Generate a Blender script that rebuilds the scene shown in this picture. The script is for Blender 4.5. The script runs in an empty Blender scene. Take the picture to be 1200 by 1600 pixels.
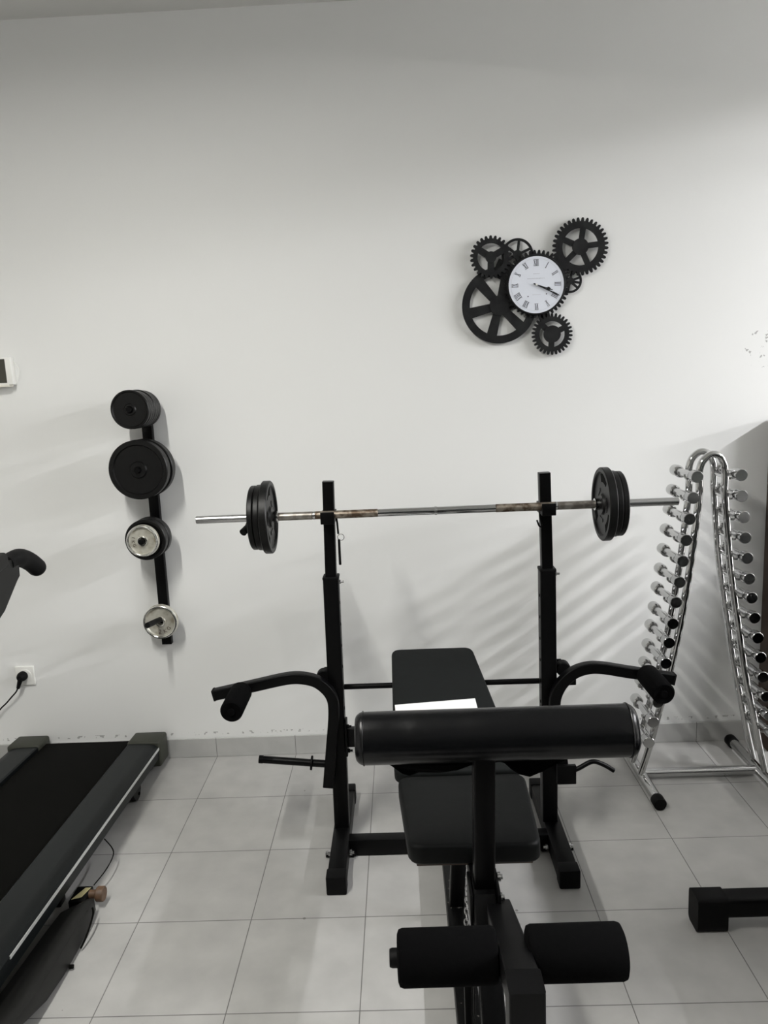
import bpy, bmesh, math, random
from math import sin, cos, pi, radians, sqrt, atan2
from mathutils import Vector, Matrix
random.seed(7)
SC = bpy.context.scene
COL = SC.collection

# ------------------------------------------------------------------ camera
PITCH, YAW, ROLL, FOC, EYE = 0.17106907, -0.02489686, 0.04362371, 1183.748, 1.6
F = Vector((sin(YAW)*cos(PITCH), cos(YAW)*cos(PITCH), -sin(PITCH)))
Rt = Vector((cos(YAW), -sin(YAW), 0)); Up = Rt.cross(F)
R2 = cos(ROLL)*Rt - sin(ROLL)*Up; U2 = sin(ROLL)*Rt + cos(ROLL)*Up
cd = bpy.data.cameras.new('camera'); cam = bpy.data.objects.new('camera', cd); COL.objects.link(cam)
cd.sensor_fit = 'VERTICAL'; cd.sensor_height = 24.0; cd.lens = FOC/1600*24.0
cam.matrix_world = Matrix(((R2.x, U2.x, -F.x, 0), (R2.y, U2.y, -F.y, 0), (R2.z, U2.z, -F.z, EYE), (0, 0, 0, 1)))
cd.clip_start = 0.02
SC.camera = cam

# ------------------------------------------------------------------ light
SC.view_settings.view_transform = 'Standard'; SC.view_settings.look = 'None'
SC.view_settings.gamma = 1.0; SC.view_settings.use_curve_mapping = False
SC.view_settings.exposure = 0.42
w = bpy.data.worlds.new('room_air'); SC.world = w; w.use_nodes = True
w.node_tree.nodes['Background'].inputs[0].default_value = (0.9, 0.95, 1.0, 1)
w.node_tree.nodes['Background'].inputs[1].default_value = 0.02

# (x, y centre, z of the tube, length along y, power, colour, skirt slope)
LAMPS = [(-1.0, 0.75, 2.93, 1.2, 51.0, (1.0, 0.985, 0.93), 0.13, .04),
         (4.0, 1.2, 2.93, 1.8, 205.0, (0.98, 0.98, 1.0), 0.15, .08),
         (8.3, 1.0, 2.95, 1.3, 840.0, (0.98, 0.98, 1.0), 0.092, .04)]
YW = 3.1027           # back wall
CEIL = 3.0
TS = 0.34891529       # floor tile
TX0 = -0.85884358

# ------------------------------------------------------------------ materials
def mat(name, col=(0.5, 0.5, 0.5), rough=0.5, metal=0.0, spec=0.5, bump=None, mottle=None, coat=0.0):
    m = bpy.data.materials.new(name); m.use_nodes = True
    nt = m.node_tree; b = nt.nodes['Principled BSDF']
    b.inputs['Base Color'].default_value = (*col, 1); b.inputs['Roughness'].default_value = rough
    b.inputs['Metallic'].default_value = metal; b.inputs['Specular IOR Level'].default_value = spec
    b.inputs['Coat Weight'].default_value = coat
    tc = nt.nodes.new('ShaderNodeTexCoord')
    if mottle:
        sc, col2, lo, hi = mottle
        n = nt.nodes.new('ShaderNodeTexNoise'); n.inputs['Scale'].default_value = sc; n.inputs['Detail'].default_value = 6
        nt.links.new(tc.outputs['Object'], n.inputs['Vector'])
        r = nt.nodes.new('ShaderNodeValToRGB'); r.color_ramp.elements[0].position = lo; r.color_ramp.elements[1].position = hi
        r.color_ramp.elements[0].color = (*col, 1); r.color_ramp.elements[1].color = (*col2, 1)
        nt.links.new(n.outputs['Fac'], r.inputs[0]); nt.links.new(r.outputs[0], b.inputs['Base Color'])
    if bump:
        sc, st, dist = bump
        n = nt.nodes.new('ShaderNodeTexNoise'); n.inputs['Scale'].default_value = sc; n.inputs['Detail'].default_value = 5
        nt.links.new(tc.outputs['Object'], n.inputs['Vector'])
        bp = nt.nodes.new('ShaderNodeBump'); bp.inputs['Strength'].default_value = st; bp.inputs['Distance'].default_value = dist
        nt.links.new(n.outputs['Fac'], bp.inputs['Height']); nt.links.new(bp.outputs[0], b.inputs['Normal'])
    return m

M = {}
M['steel'] = mat('black_powder_coat', (0.0014, 0.0014, 0.0016), 0.4, spec=.14, bump=(350, .15, .001))
M['steel_worn'] = mat('worn_black_steel', (0.002, 0.002, 0.002), 0.4, spec=.16, mottle=(60, (0.10, 0.095, 0.085), .66, .72))
M['foam'] = mat('black_foam', (0.0022, 0.0022, 0.0024), 0.95, spec=.05, bump=(500, .5, .001))
M['vinyl'] = mat('black_vinyl', (0.0014, 0.0016, 0.002), 0.27, spec=.32, bump=(90, .12, .002))
M['vinyl_matt'] = mat('grey_black_vinyl', (0.0095, 0.0108, 0.0108), 0.6, spec=.12, bump=(14, .35, .006))
M['seat_vinyl'] = mat('seat_vinyl', (0.0030, 0.0036, 0.0036), 0.5, spec=.13, bump=(14, .25, .005))
M['rubber'] = mat('black_rubber', (0.0022, 0.0022, 0.0024), 0.6, spec=.14)
M['iron'] = mat('cast_iron', (0.0030, 0.0030, 0.0030), 0.42, spec=.25, bump=(120, .3, .001))
M['chrome'] = mat('chrome', (0.55, 0.55, 0.545), 0.10, metal=1.0)
M['chrome_darkened'] = mat('chrome_darkened', (0.42, 0.42, 0.42), 0.12, metal=1.0)  # chrome tinted darker for the dim room the near heads mirror
M['satin'] = mat('satin_steel', (0.56, 0.56, 0.56), 0.24, metal=1.0)
M['knurl'] = mat('tarnished_knurl', (0.34, 0.30, 0.25), 0.45, metal=.9, mottle=(45, (0.12, 0.085, 0.06), .42, .62))
M['knurl2'] = mat('grey_knurl', (0.36, 0.34, 0.31), 0.42, metal=.9, mottle=(45, (0.22, 0.2, 0.18), .42, .62))
M['silver_plate'] = mat('galvanised_plate', (0.50, 0.49, 0.43), 0.4, metal=.35, mottle=(30, (0.30, 0.27, 0.21), .48, .7))
M['silver_rim'] = mat('bright_plate_rim', (0.66, 0.66, 0.63), 0.2, metal=1.0)
M['letter'] = mat('brown_tarnish', (0.10, 0.075, 0.06), 0.6, metal=.3)
M['gear'] = mat('gear_black', (0.008, 0.008, 0.009), 0.6, spec=.2, mottle=(25, (0.016, 0.017, 0.017), .4, .7))
M['clock_face'] = mat('clock_face_paper', (0.70, 0.73, 0.80), 0.5)
M['ink'] = mat('numeral_ink', (0.10, 0.10, 0.12), 0.6)
M['ink_pale'] = mat('faded_ink', (0.42, 0.43, 0.46), 0.6)
M['hand'] = mat('clock_hand_black', (0.006, 0.006, 0.008), 0.4)
M['paper'] = mat('white_paper', (0.86, 0.87, 0.85), 0.7)
M['plastic'] = mat('white_plastic', (0.74, 0.74, 0.71), 0.4)
M['screen'] = mat('dark_screen', (0.035, 0.034, 0.024), 0.35)
M['cream'] = mat('cream_plastic', (0.66, 0.64, 0.57), 0.45)
M['rail'] = mat('treadmill_rail', (0.006, 0.0078, 0.0082), 0.42, spec=.2, bump=(200, .1, .001))
M['belt'] = mat('treadmill_belt', (0.0020, 0.0020, 0.0015), 0.85, spec=.08, bump=(600, .4, .0006))
M['endcap'] = mat('olive_grey_plastic', (0.034, 0.036, 0.027), 0.5, spec=.3)
M['cover'] = mat('dark_grey_plastic', (0.011, 0.011, 0.0105), 0.5, spec=.2)
M['stripe'] = mat('silver_stripe', (0.62, 0.63, 0.62), 0.35, metal=.3)
M['knob'] = mat('brown_knob', (0.115, 0.062, 0.032), 0.55, mottle=(40, (0.07, 0.04, 0.022), .4, .7))
M['sticker'] = mat('yellowed_sticker', (0.42, 0.38, 0.2), 0.6)
M['wood'] = mat('dark_brown_wood', (0.035, 0.018, 0.010), 0.45, mottle=(8, (0.05, 0.027, 0.016), .4, .6))
M['housing'] = mat('lamp_housing_white', (0.7, 0.7, 0.7), 0.5)

def wall_material():
    m = bpy.data.materials.new('white_painted_plaster'); m.use_nodes = True
    nt = m.node_tree; b = nt.nodes['Principled BSDF']; L = nt.links.new
    b.inputs['Roughness'].default_value = 0.62; b.inputs['Specular IOR Level'].default_value = .35
    g = nt.nodes.new('ShaderNodeNewGeometry'); sx = nt.nodes.new('ShaderNodeSeparateXYZ'); L(g.outputs['Position'], sx.inputs[0])
    n = nt.nodes.new('ShaderNodeTexNoise'); n.inputs['Scale'].default_value = 48; n.inputs['Detail'].default_value = 4; L(g.outputs['Position'], n.inputs['Vector'])
    # chipped paint in a thin band just over the skirting
    zc = nt.nodes.new('ShaderNodeMath'); zc.operation = 'SUBTRACT'; zc.inputs[1].default_value = 0.108; L(sx.outputs['Z'], zc.inputs[0])
    za = nt.nodes.new('ShaderNodeMath'); za.operation = 'ABSOLUTE'; L(zc.outputs[0], za.inputs[0])
    zl = nt.nodes.new('ShaderNodeMath'); zl.operation = 'LESS_THAN'; zl.inputs[1].default_value = 0.0065; L(za.outputs[0], zl.inputs[0])
    nn = nt.nodes.new('ShaderNodeMath'); nn.operation = 'GREATER_THAN'; nn.inputs[1].default_value = 0.585; L(n.outputs['Fac'], nn.inputs[0])
    mu = nt.nodes.new('ShaderNodeMath'); mu.operation = 'MULTIPLY'; L(zl.outputs[0], mu.inputs[0]); L(nn.outputs[0], mu.inputs[1])
    # scuffs at the right
    sp = nt.nodes.new('ShaderNodeVectorMath'); sp.operation = 'DISTANCE'; sp.inputs[1].default_value = (1.45, YW, 1.66); L(g.outputs['Position'], sp.inputs[0])
    sl = nt.nodes.new('ShaderNodeMath'); sl.operation = 'LESS_THAN'; sl.inputs[1].default_value = 0.075; L(sp.outputs['Value'], sl.inputs[0])
    n3 = nt.nodes.new('ShaderNodeMath'); n3.operation = 'GREATER_THAN'; n3.inputs[1].default_value = 0.62; L(n.outputs['Fac'], n3.inputs[0])
    m3 = nt.nodes.new('ShaderNodeMath'); m3.operation = 'MULTIPLY'; L(sl.outputs[0], m3.inputs[0]); L(n3.outputs[0], m3.inputs[1])
    mx0 = nt.nodes.new('ShaderNodeMath'); mx0.operation = 'MAXIMUM'; L(mu.outputs[0], mx0.inputs[0]); L(m3.outputs[0], mx0.inputs[1])
    mx = nt.nodes.new('ShaderNodeMix'); mx.data_type = 'RGBA'
    mx.inputs[6].default_value = (0.76, 0.765, 0.755, 1); mx.inputs[7].default_value = (0.40, 0.40, 0.39, 1)
    L(mx0.outputs[0], mx.inputs[0]); L(mx.outputs[2], b.inputs['Base Color'])
    n2 = nt.nodes.new('ShaderNodeTexNoise'); n2.inputs['Scale'].default_value = 2.2; n2.inputs['Detail'].default_value = 5; L(g.outputs['Position'], n2.inputs['Vector'])
    bp = nt.nodes.new('ShaderNodeBump'); bp.inputs['Strength'].default_value = .25; bp.inputs['Distance'].default_value = .012
    L(n2.outputs['Fac'], bp.inputs['Height']); L(bp.outputs[0], b.inputs['Normal'])
    return m

def tile_material(name, c1, c2, grout, rough, vertical=False):
    m = bpy.data.materials.new(name); m.use_nodes = True
    nt = m.node_tree; b = nt.nodes['Principled BSDF']; L = nt.links.new
    g = nt.nodes.new('ShaderNodeNewGeometry')
    mp = nt.nodes.new('ShaderNodeMapping'); mp.vector_type = 'POINT'
    mp.inputs['Location'].default_value = (-TX0 + 20*TS, -YW + 40*TS + (0 if not vertical else .5*TS), 0)
    L(g.outputs['Position'], mp.inputs['Vector'])
    br = nt.nodes.new('ShaderNodeTexBrick'); br.offset = 0; br.squash = 1
    br.inputs['Scale'].default_value = 1; br.inputs['Brick Width'].default_value = TS; br.inputs['Row Height'].default_value = TS
    br.inputs['Mortar Size'].default_value = .0016; br.inputs['Mortar Smooth'].default_value = .3; br.inputs['Bias'].default_value = 0
    br.inputs['Color1'].default_value = (*c1, 1); br.inputs['Color2'].default_value = (*c2, 1); br.inputs['Mortar'].default_value = (*grout, 1)
    L(mp.outputs[0], br.inputs['Vector'])
    n = nt.nodes.new('ShaderNodeTexNoise'); n.inputs['Scale'].default_value = 9; n.inputs['Detail'].default_value = 8; L(g.outputs['Position'], n.inputs['Vector'])
    r = nt.nodes.new('ShaderNodeMapRange'); r.inputs['From Min'].default_value = .3; r.inputs['From Max'].default_value = .7
    r.inputs['To Min'].default_value = .90; r.inputs['To Max'].default_value = 1.06; L(n.outputs['Fac'], r.inputs[0])
    v = nt.nodes.new('ShaderNodeVectorMath'); v.operation = 'SCALE'; L(br.outputs['Color'], v.inputs[0]); L(r.outputs[0], v.inputs['Scale'])
    # a few specks of dirt
    vo = nt.nodes.new('ShaderNodeTexVoronoi'); vo.inputs['Scale'].default_value = 4.5; L(g.outputs['Position'], vo.inputs['Vector'])
    lt = nt.nodes.new('ShaderNodeMath'); lt.operation = 'LESS_THAN'; lt.inputs[1].default_value = .022; L(vo.outputs['Distance'], lt.inputs[0])
    mx = nt.nodes.new('ShaderNodeMix'); mx.data_type = 'RGBA'; mx.inputs[7].default_value = (.10, .095, .085, 1)
    ml = nt.nodes.new('ShaderNodeMath'); ml.operation = 'MULTIPLY'; ml.inputs[1].default_value = .7; L(lt.outputs[0], ml.inputs[0])
    L(ml.outputs[0], mx.inputs[0]); L(v.outputs[0], mx.inputs[6]); L(mx.outputs[2], b.inputs['Base Color'])
    b.inputs['Roughness'].default_value = rough; b.inputs['Specular IOR Level'].default_value = .4
    inv = nt.nodes.new('ShaderNodeMath'); inv.operation = 'SUBTRACT'; inv.inputs[0].default_value = 1; L(br.outputs['Fac'], inv.inputs[1])
    bp = nt.nodes.new('ShaderNodeBump'); bp.inputs['Strength'].default_value = .5; bp.inputs['Distance'].default_value = .002
    L(inv.outputs[0], bp.inputs['Height']); L(bp.outputs[0], b.inputs['Normal'])
    return m
M['wall'] = wall_material()
M['floor'] = tile_material('grey_floor_tiles', (0.405, 0.40, 0.388), (0.388, 0.383, 0.372), (0.15, 0.147, 0.14), .42)
M['skirting'] = tile_material('grey_skirting_tiles', (0.44, 0.44, 0.428), (0.43, 0.43, 0.42), (0.2, 0.195, 0.185), .45, True)
M['ceiling'] = mat('ceiling_paint', (0.56, 0.56, 0.54), 0.8)
M['room'] = mat('side_wall_paint', (0.62, 0.61, 0.585), 0.7)
M['far'] = mat('darkened_far_wall', (0.05, 0.055, 0.05), 0.8)  # wall colour darkened so the chrome reflects a dim room end

# ------------------------------------------------------------------ mesh helpers
OFF = {}
def finish(name, bm, m, parent=None, origin=None, smooth=True, angle=35):
    """link bm (world coordinates) as one mesh object; origin only for top-level things"""
    o_ = Vector(origin) if origin is not None else Vector((0, 0, 0))
    if parent is not None: o_ = OFF[parent.name]
    bmesh.ops.translate(bm, verts=bm.verts, vec=-o_)
    bmesh.ops.recalc_face_normals(bm, faces=bm.faces)
    me = bpy.data.meshes.new(name); bm.to_mesh(me); bm.free()
    me.materials.append(m)
    if smooth:
        me.polygons.foreach_set('use_smooth', [True]*len(me.polygons))
        me.set_sharp_from_angle(angle=radians(angle))
    o = bpy.data.objects.new(name, me); COL.objects.link(o)
    if parent is not None: o.parent = parent
    else: o.location = o_
    OFF[o.name] = o_
    return o
def thing(name, loc, label, cat, group=None):
    o = bpy.data.objects.new(name, None); COL.objects.link(o); o.location = loc; o.empty_display_size = .05
    OFF[o.name] = Vector(loc); tag(o, label, cat, group); return o
def tag(o, label, cat, group=None):
    o['label'] = label; o['category'] = cat
    if group: o['group'] = group
    return o
def B(): return bmesh.new()

def box(bm, x0, x1, y0, y1, z0, z1, bev=0.0, seg=2, mtx=None):
    vs = [bm.verts.new((x, y, z)) for x in (x0, x1) for y in (y0, y1) for z in (z0, z1)]
    fs = [(0, 1, 3, 2), (4, 6, 7, 5), (0, 4, 5, 1), (2, 3, 7, 6), (0, 2, 6, 4), (1, 5, 7, 3)]
    F_ = [bm.faces.new([vs[i] for i in f]) for f in fs]
    if bev > 0:
        es = list({e for f in F_ for e in f.edges})
        r = bmesh.ops.bevel(bm, geom=es, offset=bev, segments=seg, profile=.5, affect='EDGES')
        vs = list({v for f in r['faces'] for v in f.verts} | {v for v in vs if v.is_valid})
    if mtx is not None: bmesh.ops.transform(bm, matrix=mtx, verts=vs)
    return vs

def hexa(bm, pts, bev=0.0, seg=2):
    """8 points: bottom 4 ring then top 4 ring"""
    vs = [bm.verts.new(p) for p in pts]
    fs = [(3, 2, 1, 0), (4, 5, 6, 7), (0, 1, 5, 4), (1, 2, 6, 5), (2, 3, 7, 6), (3, 0, 4, 7)]
    F_ = [bm.faces.new([vs[i] for i in f]) for f in fs]
    if bev > 0:
        es = list({e for f in F_ for e in f.edges})
        bmesh.ops.bevel(bm, geom=es, offset=bev, segments=seg, profile=.5, affect='EDGES')

def sweep(bm, pts, prof, up=Vector((0, 1, 0)), caps=True, scales=None):
    """prof: list of (a,b): a along side, b along 'up'-ish; up fixed reference"""
    pts = [Vector(p) for p in pts]; n = len(pts); rings = []
    for i, p in enumerate(pts):
        if i == 0: t = pts[1]-pts[0]
        elif i == n-1: t = pts[-1]-pts[-2]
        else: t = (pts[i+1]-p).normalized()+(p-pts[i-1]).normalized()
        t.normalize()
        s = t.cross(up)
        if s.length < 1e-4: s = t.cross(Vector((1, 0, 0)))
        s.normalize(); u = s.cross(t).normalized()
        k = scales[i] if scales else 1
        rings.append([bm.verts.new(p+s*a*k+u*b*k) for a, b in prof])
    m = len(prof)
    for i in range(n-1):
        for j in range(m):
            bm.faces.new((rings[i][j], rings[i][(j+1) % m], rings[i+1][(j+1) % m], rings[i+1][j]))
    if caps:
        bm.faces.new(rings[0][::-1]); bm.faces.new(rings[-1])
def circ(r, n=20): return [(r*cos(2*pi*i/n), r*sin(2*pi*i/n)) for i in range(n)]
def rrect(a, b, r, n=4):
    out = []
    for cx, cy, s in ((a-r, b-r, 0), (-a+r, b-r, 90), (-a+r, -b+r, 180), (a-r, -b+r, 270)):
        for k in range(n+1):
            t = radians(s+90*k/n); out.append((cx+r*cos(t), cy+r*sin(t)))
    return out
def tube(bm, pts, r, n=20, up=Vector((0, 1, 0)), scales=None): sweep(bm, pts, circ(r, n), up, scales=scales)
def smooth_path(pts, k=6):
    P = [Vector(p) for p in pts]; out = []
    for i in range(len(P)-1):
        p0 = P[max(i-1, 0)]; p1 = P[i]; p2 = P[i+1]; p3 = P[min(i+2, len(P)-1)]
        for j in range(k):
            t = j/k
            out.append(.5*((2*p1)+(-p0+p2)*t+(2*p0-5*p1+4*p2-p3)*t*t+(-p0+3*p1-3*p2+p3)*t**3))
    out.append(P[-1]); return out
def lathe(bm, prof, o, ax, n=32):
    """prof: (radius, distance along axis). open ends at r=0 are closed"""
    o = Vector(o); ax = Vector(ax).normalized()
    a = ax.cross(Vector((0, 0, 1)));
    if a.length < .1: a = ax.cross(Vector((0, 1, 0)))
    a.normalize(); b = ax.cross(a)
    rings = []
    for r, t in prof:
        if r <= 1e-6: rings.append([bm.verts.new(o+ax*t)])
        else: rings.append([bm.verts.new(o+ax*t+(a*cos(2*pi*i/n)+b*sin(2*pi*i/n))*r) for i in range(n)])
    for k in range(len(rings)-1):
        A, C = rings[k], rings[k+1]
        for i in range(n):
            j = (i+1) % n
            if len(A) == 1 and len(C) == 1: continue
            if len(A) == 1: bm.faces.new((A[0], C[i], C[j]))
            elif len(C) == 1: bm.faces.new((A[i], A[j], C[0]))
            else: bm.faces.new((A[i], A[j], C[j], C[i]))
    if len(rings[0]) > 1: bm.faces.new(rings[0][::-1])
    if len(rings[-1]) > 1: bm.faces.new(rings[-1])
def prism(bm, poly, fn, d0, d1):
    """poly 2D, fn(u,v,d)->Vector"""
    a = [bm.verts.new(fn(u, v, d0)) for u, v in poly]; b = [bm.verts.new(fn(u, v, d1)) for u, v in poly]
    n = len(poly)
    bm.faces.new(a[::-1]); bm.faces.new(b)
    for i in range(n): bm.faces.new((a[i], a[(i+1) % n], b[(i+1) % n], b[i]))
def ringprism(bm, outer, inner, fn, d0, d1):
    n = len(outer); V = []
    for d in (d0, d1):
        V.append([bm.verts.new(fn(u, v, d)) for u, v in outer]); V.append([bm.verts.new(fn(u, v, d)) for u, v in inner])
    for i in range(n):
        j = (i+1) % n
        bm.faces.new((V[0][i], V[0][j], V[1][j], V[1][i])); bm.faces.new((V[2][j], V[2][i], V[3][i], V[3][j]))
        bm.faces.new((V[0][j], V[0][i], V[2][i], V[2][j])); bm.faces.new((V[1][i], V[1][j], V[3][j], V[3][i]))

def copy_tree(o, parent=None):
    c = o.copy(); COL.objects.link(c)
    if parent is not None: c.parent = parent
    for ch in list(o.children): copy_tree(ch, c)
    return c

# ------------------------------------------------------------------ room
def struct(name, bm, m):
    o = finish(name, bm, m, smooth=False); o['kind'] = 'structure'; return o
XL, XR, YB = -2.6, 9.5, -4.6
b = B(); box(b, XL-.1, XR+.1, YB-.1, YW+.1, -.1, 0); struct('floor', b, M['floor'])
b = B(); box(b, XL-.1, XR+.1, YB-.1, YW+.1, CEIL, CEIL+.1); struct('ceiling', b, M['ceiling'])
b = B(); box(b, XL, XR, YW, YW+.1, 0, CEIL); struct('wall_back', b, M['wall'])
b = B(); box(b, XL-.1, XL, YB, YW+.1, 0, CEIL); struct('wall_left', b, M['room'])
b = B(); box(b, XR, XR+.1, YB, YW+.1, 0, CEIL); struct('wall_right', b, M['room'])
b = B(); box(b, XL-.1, XR+.1, YB-.1, YB, 0, CEIL); struct('wall_front', b, M['far'])
b = B(); box(b, XL, XR, YW-.008, YW, 0, .088, .002, 1); struct('baseboard_back', b, M['skirting'])

# ------------------------------------------------------------------ ceiling lamps (housings with open bottoms)
def ceiling_lamp(x, y, z, ln, power, colr, slope, lw, label, cat='ceiling lamp'):
    t = thing('fluorescent_ceiling_lamp', (x, y, CEIL), label, cat, None)
    hw, hl = .20, ln/2+.03
    skirt = slope*hw; zb = z-skirt; zt = CEIL-.001
    b = B()
    box(b, x-hw-.006, x-hw, y-hl, y+hl, zb, zt); box(b, x+hw, x+hw+.006, y-hl, y+hl, zb, zt)
    box(b, x-hw, x+hw, y-hl, y-hl+.006, zb, zt); box(b, x-hw, x+hw, y+hl-.006, y+hl, zb, zt)
    box(b, x-hw, x+hw, y-hl, y+hl, zt-.006, zt)
    finish('housing', b, M['housing'], t, smooth=False)
    ld = bpy.data.lights.new('lamp_light', 'AREA'); ld.shape = 'RECTANGLE'; ld.size = lw; ld.size_y = ln
    ld.energy = power; ld.color = colr
    lo = bpy.data.objects.new('lamp_light', ld); COL.objects.link(lo); lo.parent = t; lo.location = (0, 0, z-CEIL)
    return t
ceiling_lamp(*LAMPS[0], 'white fluorescent ceiling lamp over the treadmill, near the left wall')
ceiling_lamp(*LAMPS[1], 'white fluorescent ceiling lamp beyond the dumbbell rack and the exercise machine')
ceiling_lamp(*LAMPS[2], 'added unseen ceiling lamp far to the right, brightening the left of the back wall')  # added lamp, out of view, lifts the left of the back wall

# ------------------------------------------------------------------ weight bench with barbell stand
bench = thing('weight_bench', (0.11, 2.2, 0), 'black steel weight bench with barbell uprights, side arms and a padded roll in front', 'weight bench')
PX = {-1: (-.257, -.2475, -.2395), 1: (.4735, .471, .464)}   # outer bottom, outer top, inner top
for s in (-1, 1):
    xb, xt, xi = PX[s]
    fx0, fx1 = (-.286, -.227) if s < 0 else (.4505, .5105)
    b = B(); box(b, fx0, fx1, 2.19, 2.69, .002, .06, .004); fo = finish('foot_beam', b, M['steel'], bench)
    b = B(); box(b, fx0-.003, fx1+.003, 2.155, 2.205, 0, .0635, .005); finish('end_cap', b, M['rubber'], fo)
    b = B(); box(b, fx0-.003, fx1+.003, 2.675, 2.725, 0, .0635, .005); finish('end_cap', b, M['rubber'], fo)
    b = B(); sweep(b, [(xb, 2.456, .06), (xt, 2.456, .962)], rrect(.026, .026, .005), Vector((0, 1, 0)))
    up = finish('upright', b, M['steel'], bench)
    b = B(); box(b, xt-.027, xt+.027, 2.429, 2.484, .957, .968, .003); finish('upright_collar', b, M['rubber'], up)
    b = B(); sweep(b, [(xt, 2.456, .955), (xi, 2.456, 1.285)], rrect(.0185, .0185, .004), Vector((0, 1, 0)))
    b2 = finish('telescopic_post', b, M['steel'], bench)
    # pull pin on the sleeve
    b = B(); lathe(b, [(0, 0), (.007, 0), (.007, .012), (.004, .014), (.004, .022), (0, .022)], (xt+.02, 2.456, .945), (1, 0, 0), 16)
    finish('pull_pin', b, M['satin'], up)
    # bar cup
    x = xt*.35+xi*.65
    b = B()
    box(b, x-.0225, x+.0225, 2.388, 2.44, 1.154, 1.1665, .003); box(b, x-.0225, x+.0225, 2.386, 2.395, 1.154, 1.193, .002)
    box(b, x-.0225, x-.0185, 2.431, 2.485, 1.154, 1.188, .001); box(b, x+.0185, x+.0225, 2.431, 2.485, 1.154, 1.188, .001)
    box(b, x-.0225, x+.0225, 2.479, 2.485, 1.154, 1.188, .001)
    finish('bar_cup', b, M['steel'], bench)
    # hole row in the outer post side facing the middle
    for k in range(6):
        z = .50+.075*k
        xx = xb+(xt-xb)*z/.96
        b = B(); lathe(b, [(0, 0), (.0055, 0), (.0055, .0012), (0, .0012)], (xx-.0262*s, 2.448, z), (-s, 0, 0), 12)
        finish('adjustment_hole', b, M['belt'], up)

# locking pins that hang by the cups
b = B(); tube(b, smooth_path([(-.216, 2.425, 1.165), (-.214, 2.42, 1.15), (-.2125, 2.42, 1.115)]), .0032, 10); tie = finish('pin_cord', b, M['rubber'], bench)
b = B(); tube(b, [(-.2125+.0105*cos(t)+.008, 2.42, 1.104+.0105*sin(t)) for t in [i*2*pi/24 for i in range(25)]], .0013, 8); finish('key_ring', b, M['satin'], tie)
b = B(); tube(b, [(-.211, 2.42, 1.097), (-.2115, 2.42, 1.05), (-.2115, 2.42, 1.012)], .0042, 10); finish('locking_pin', b, M['steel'], tie)
b = B(); tube(b, smooth_path([(.446, 2.425, 1.165), (.443, 2.42, 1.15), (.4475, 2.418, 1.118), (.4405, 2.418, 1.116), (.433, 2.418, 1.136)]), .0028, 10); finish('hook_pin', b, M['steel'], bench)

# cross beams
b = B(); box(b, -.229, .452, 2.354, 2.397, .002, .06, .003); cb = finish('floor_cross_beam', b, M['steel'], bench)
for x, s in ((-.224, 1), (-.289, -1), (.444, -1), (.514, 1)):
    b = B(); lathe(b, [(0, 0), (.009, 0), (.009, .008), (.005, .009), (.005, .015), (0, .015)], (x, 2.33, .032), (s, 0, 0), 6); finish('bolt', b, M['satin'], cb, smooth=False)
    b = B(); box(b, min(x, x+s*.02), max(x, x+s*.02), 2.345, 2.36, .004, .02, .002); finish('bracket', b, M['steel'], cb)
b = B(); box(b, -.225, .448, 2.418, 2.45, .368, .432, .003); ub = finish('rear_cross_beam', b, M['steel'], bench)
b = B(); box(b, -.226, -.219, 2.405, 2.46, .34, .462, .002); finish('flange', b, M['steel'], ub)
for z in (.356, .445):
    b = B(); lathe(b, [(0, 0), (.007, 0), (.007, .007), (.004, .008), (.004, .016), (0, .016)], (-.219, 2.42, z), (1, 0, 0), 8); finish('bolt', b, M['steel_worn'], ub)
b = B(); tube(b, [(-.305, 2.497, .556), (.575, 2.497, .553)], .0095, 16); rd = finish('backrest_rod', b, M['steel'], bench)
b = B(); box(b, .525, .575, 2.483, 2.511, .538, .568, .003); finish('rod_stop', b, M['rubber'], rd)

# upper side arms
def side_arm(path, s):
    b = B(); sweep(b, smooth_path(path, 7), rrect(.018, .0165, .004), Vector((0, 1, 0)))
    a = finish('side_arm', b, M['steel'], bench)
    e = Vector(path[-1]); d = (Vector(path[-1])-Vector(path[-2])).normalized()
    b = B(); sweep(b, [e-d*.002, e+d*.004], rrect(.019, .0175, .004), Vector((0, 1, 0))); finish('end_cap', b, M['rubber'], a)
    return a
aL = side_arm([(-.292, 2.402, .238), (-.275, 2.402, .37), (-.2585, 2.402, .505), (-.265, 2.402, .568), (-.303, 2.402, .613), (-.352, 2.402, .631), (-.41, 2.402, .632), (-.52, 2.402, .611), (-.657, 2.402, .584)], -1)
aR = side_arm([(.514, 2.402, .24), (.5, 2.402, .37), (.483, 2.402, .50), (.497, 2.402, .564), (.534, 2.402, .609), (.578, 2.402, .630), (.632, 2.402, .633), (.73, 2.402, .614), (.875, 2.402, .586)], 1)
def roller(c, y0, y1, par, r=.036):
    x, z = c
    b = B(); lathe(b, [(0, y0), (r*.3, y0), (r*.3, y0+.006), (r*.86, y0+.001), (r, y0+.010), (r, y1-.010), (r*.86, y1), (0, y1)], (x, 0, z), (0, 1, 0), 36)
    o = finish('foam_roller', b, M['foam'], par)
    b = B(); lathe(b, [(0, y0-.004), (.011, y0-.004), (.012, y0+.004), (0, y0+.004)], (x, 0, z), (0, 1, 0), 16); finish('rod_cap', b, M['foam'], o)
roller((-.561, .6005), 2.218, 2.383, aL); roller((.783, .612), 2.218, 2.383, aR)
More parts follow.
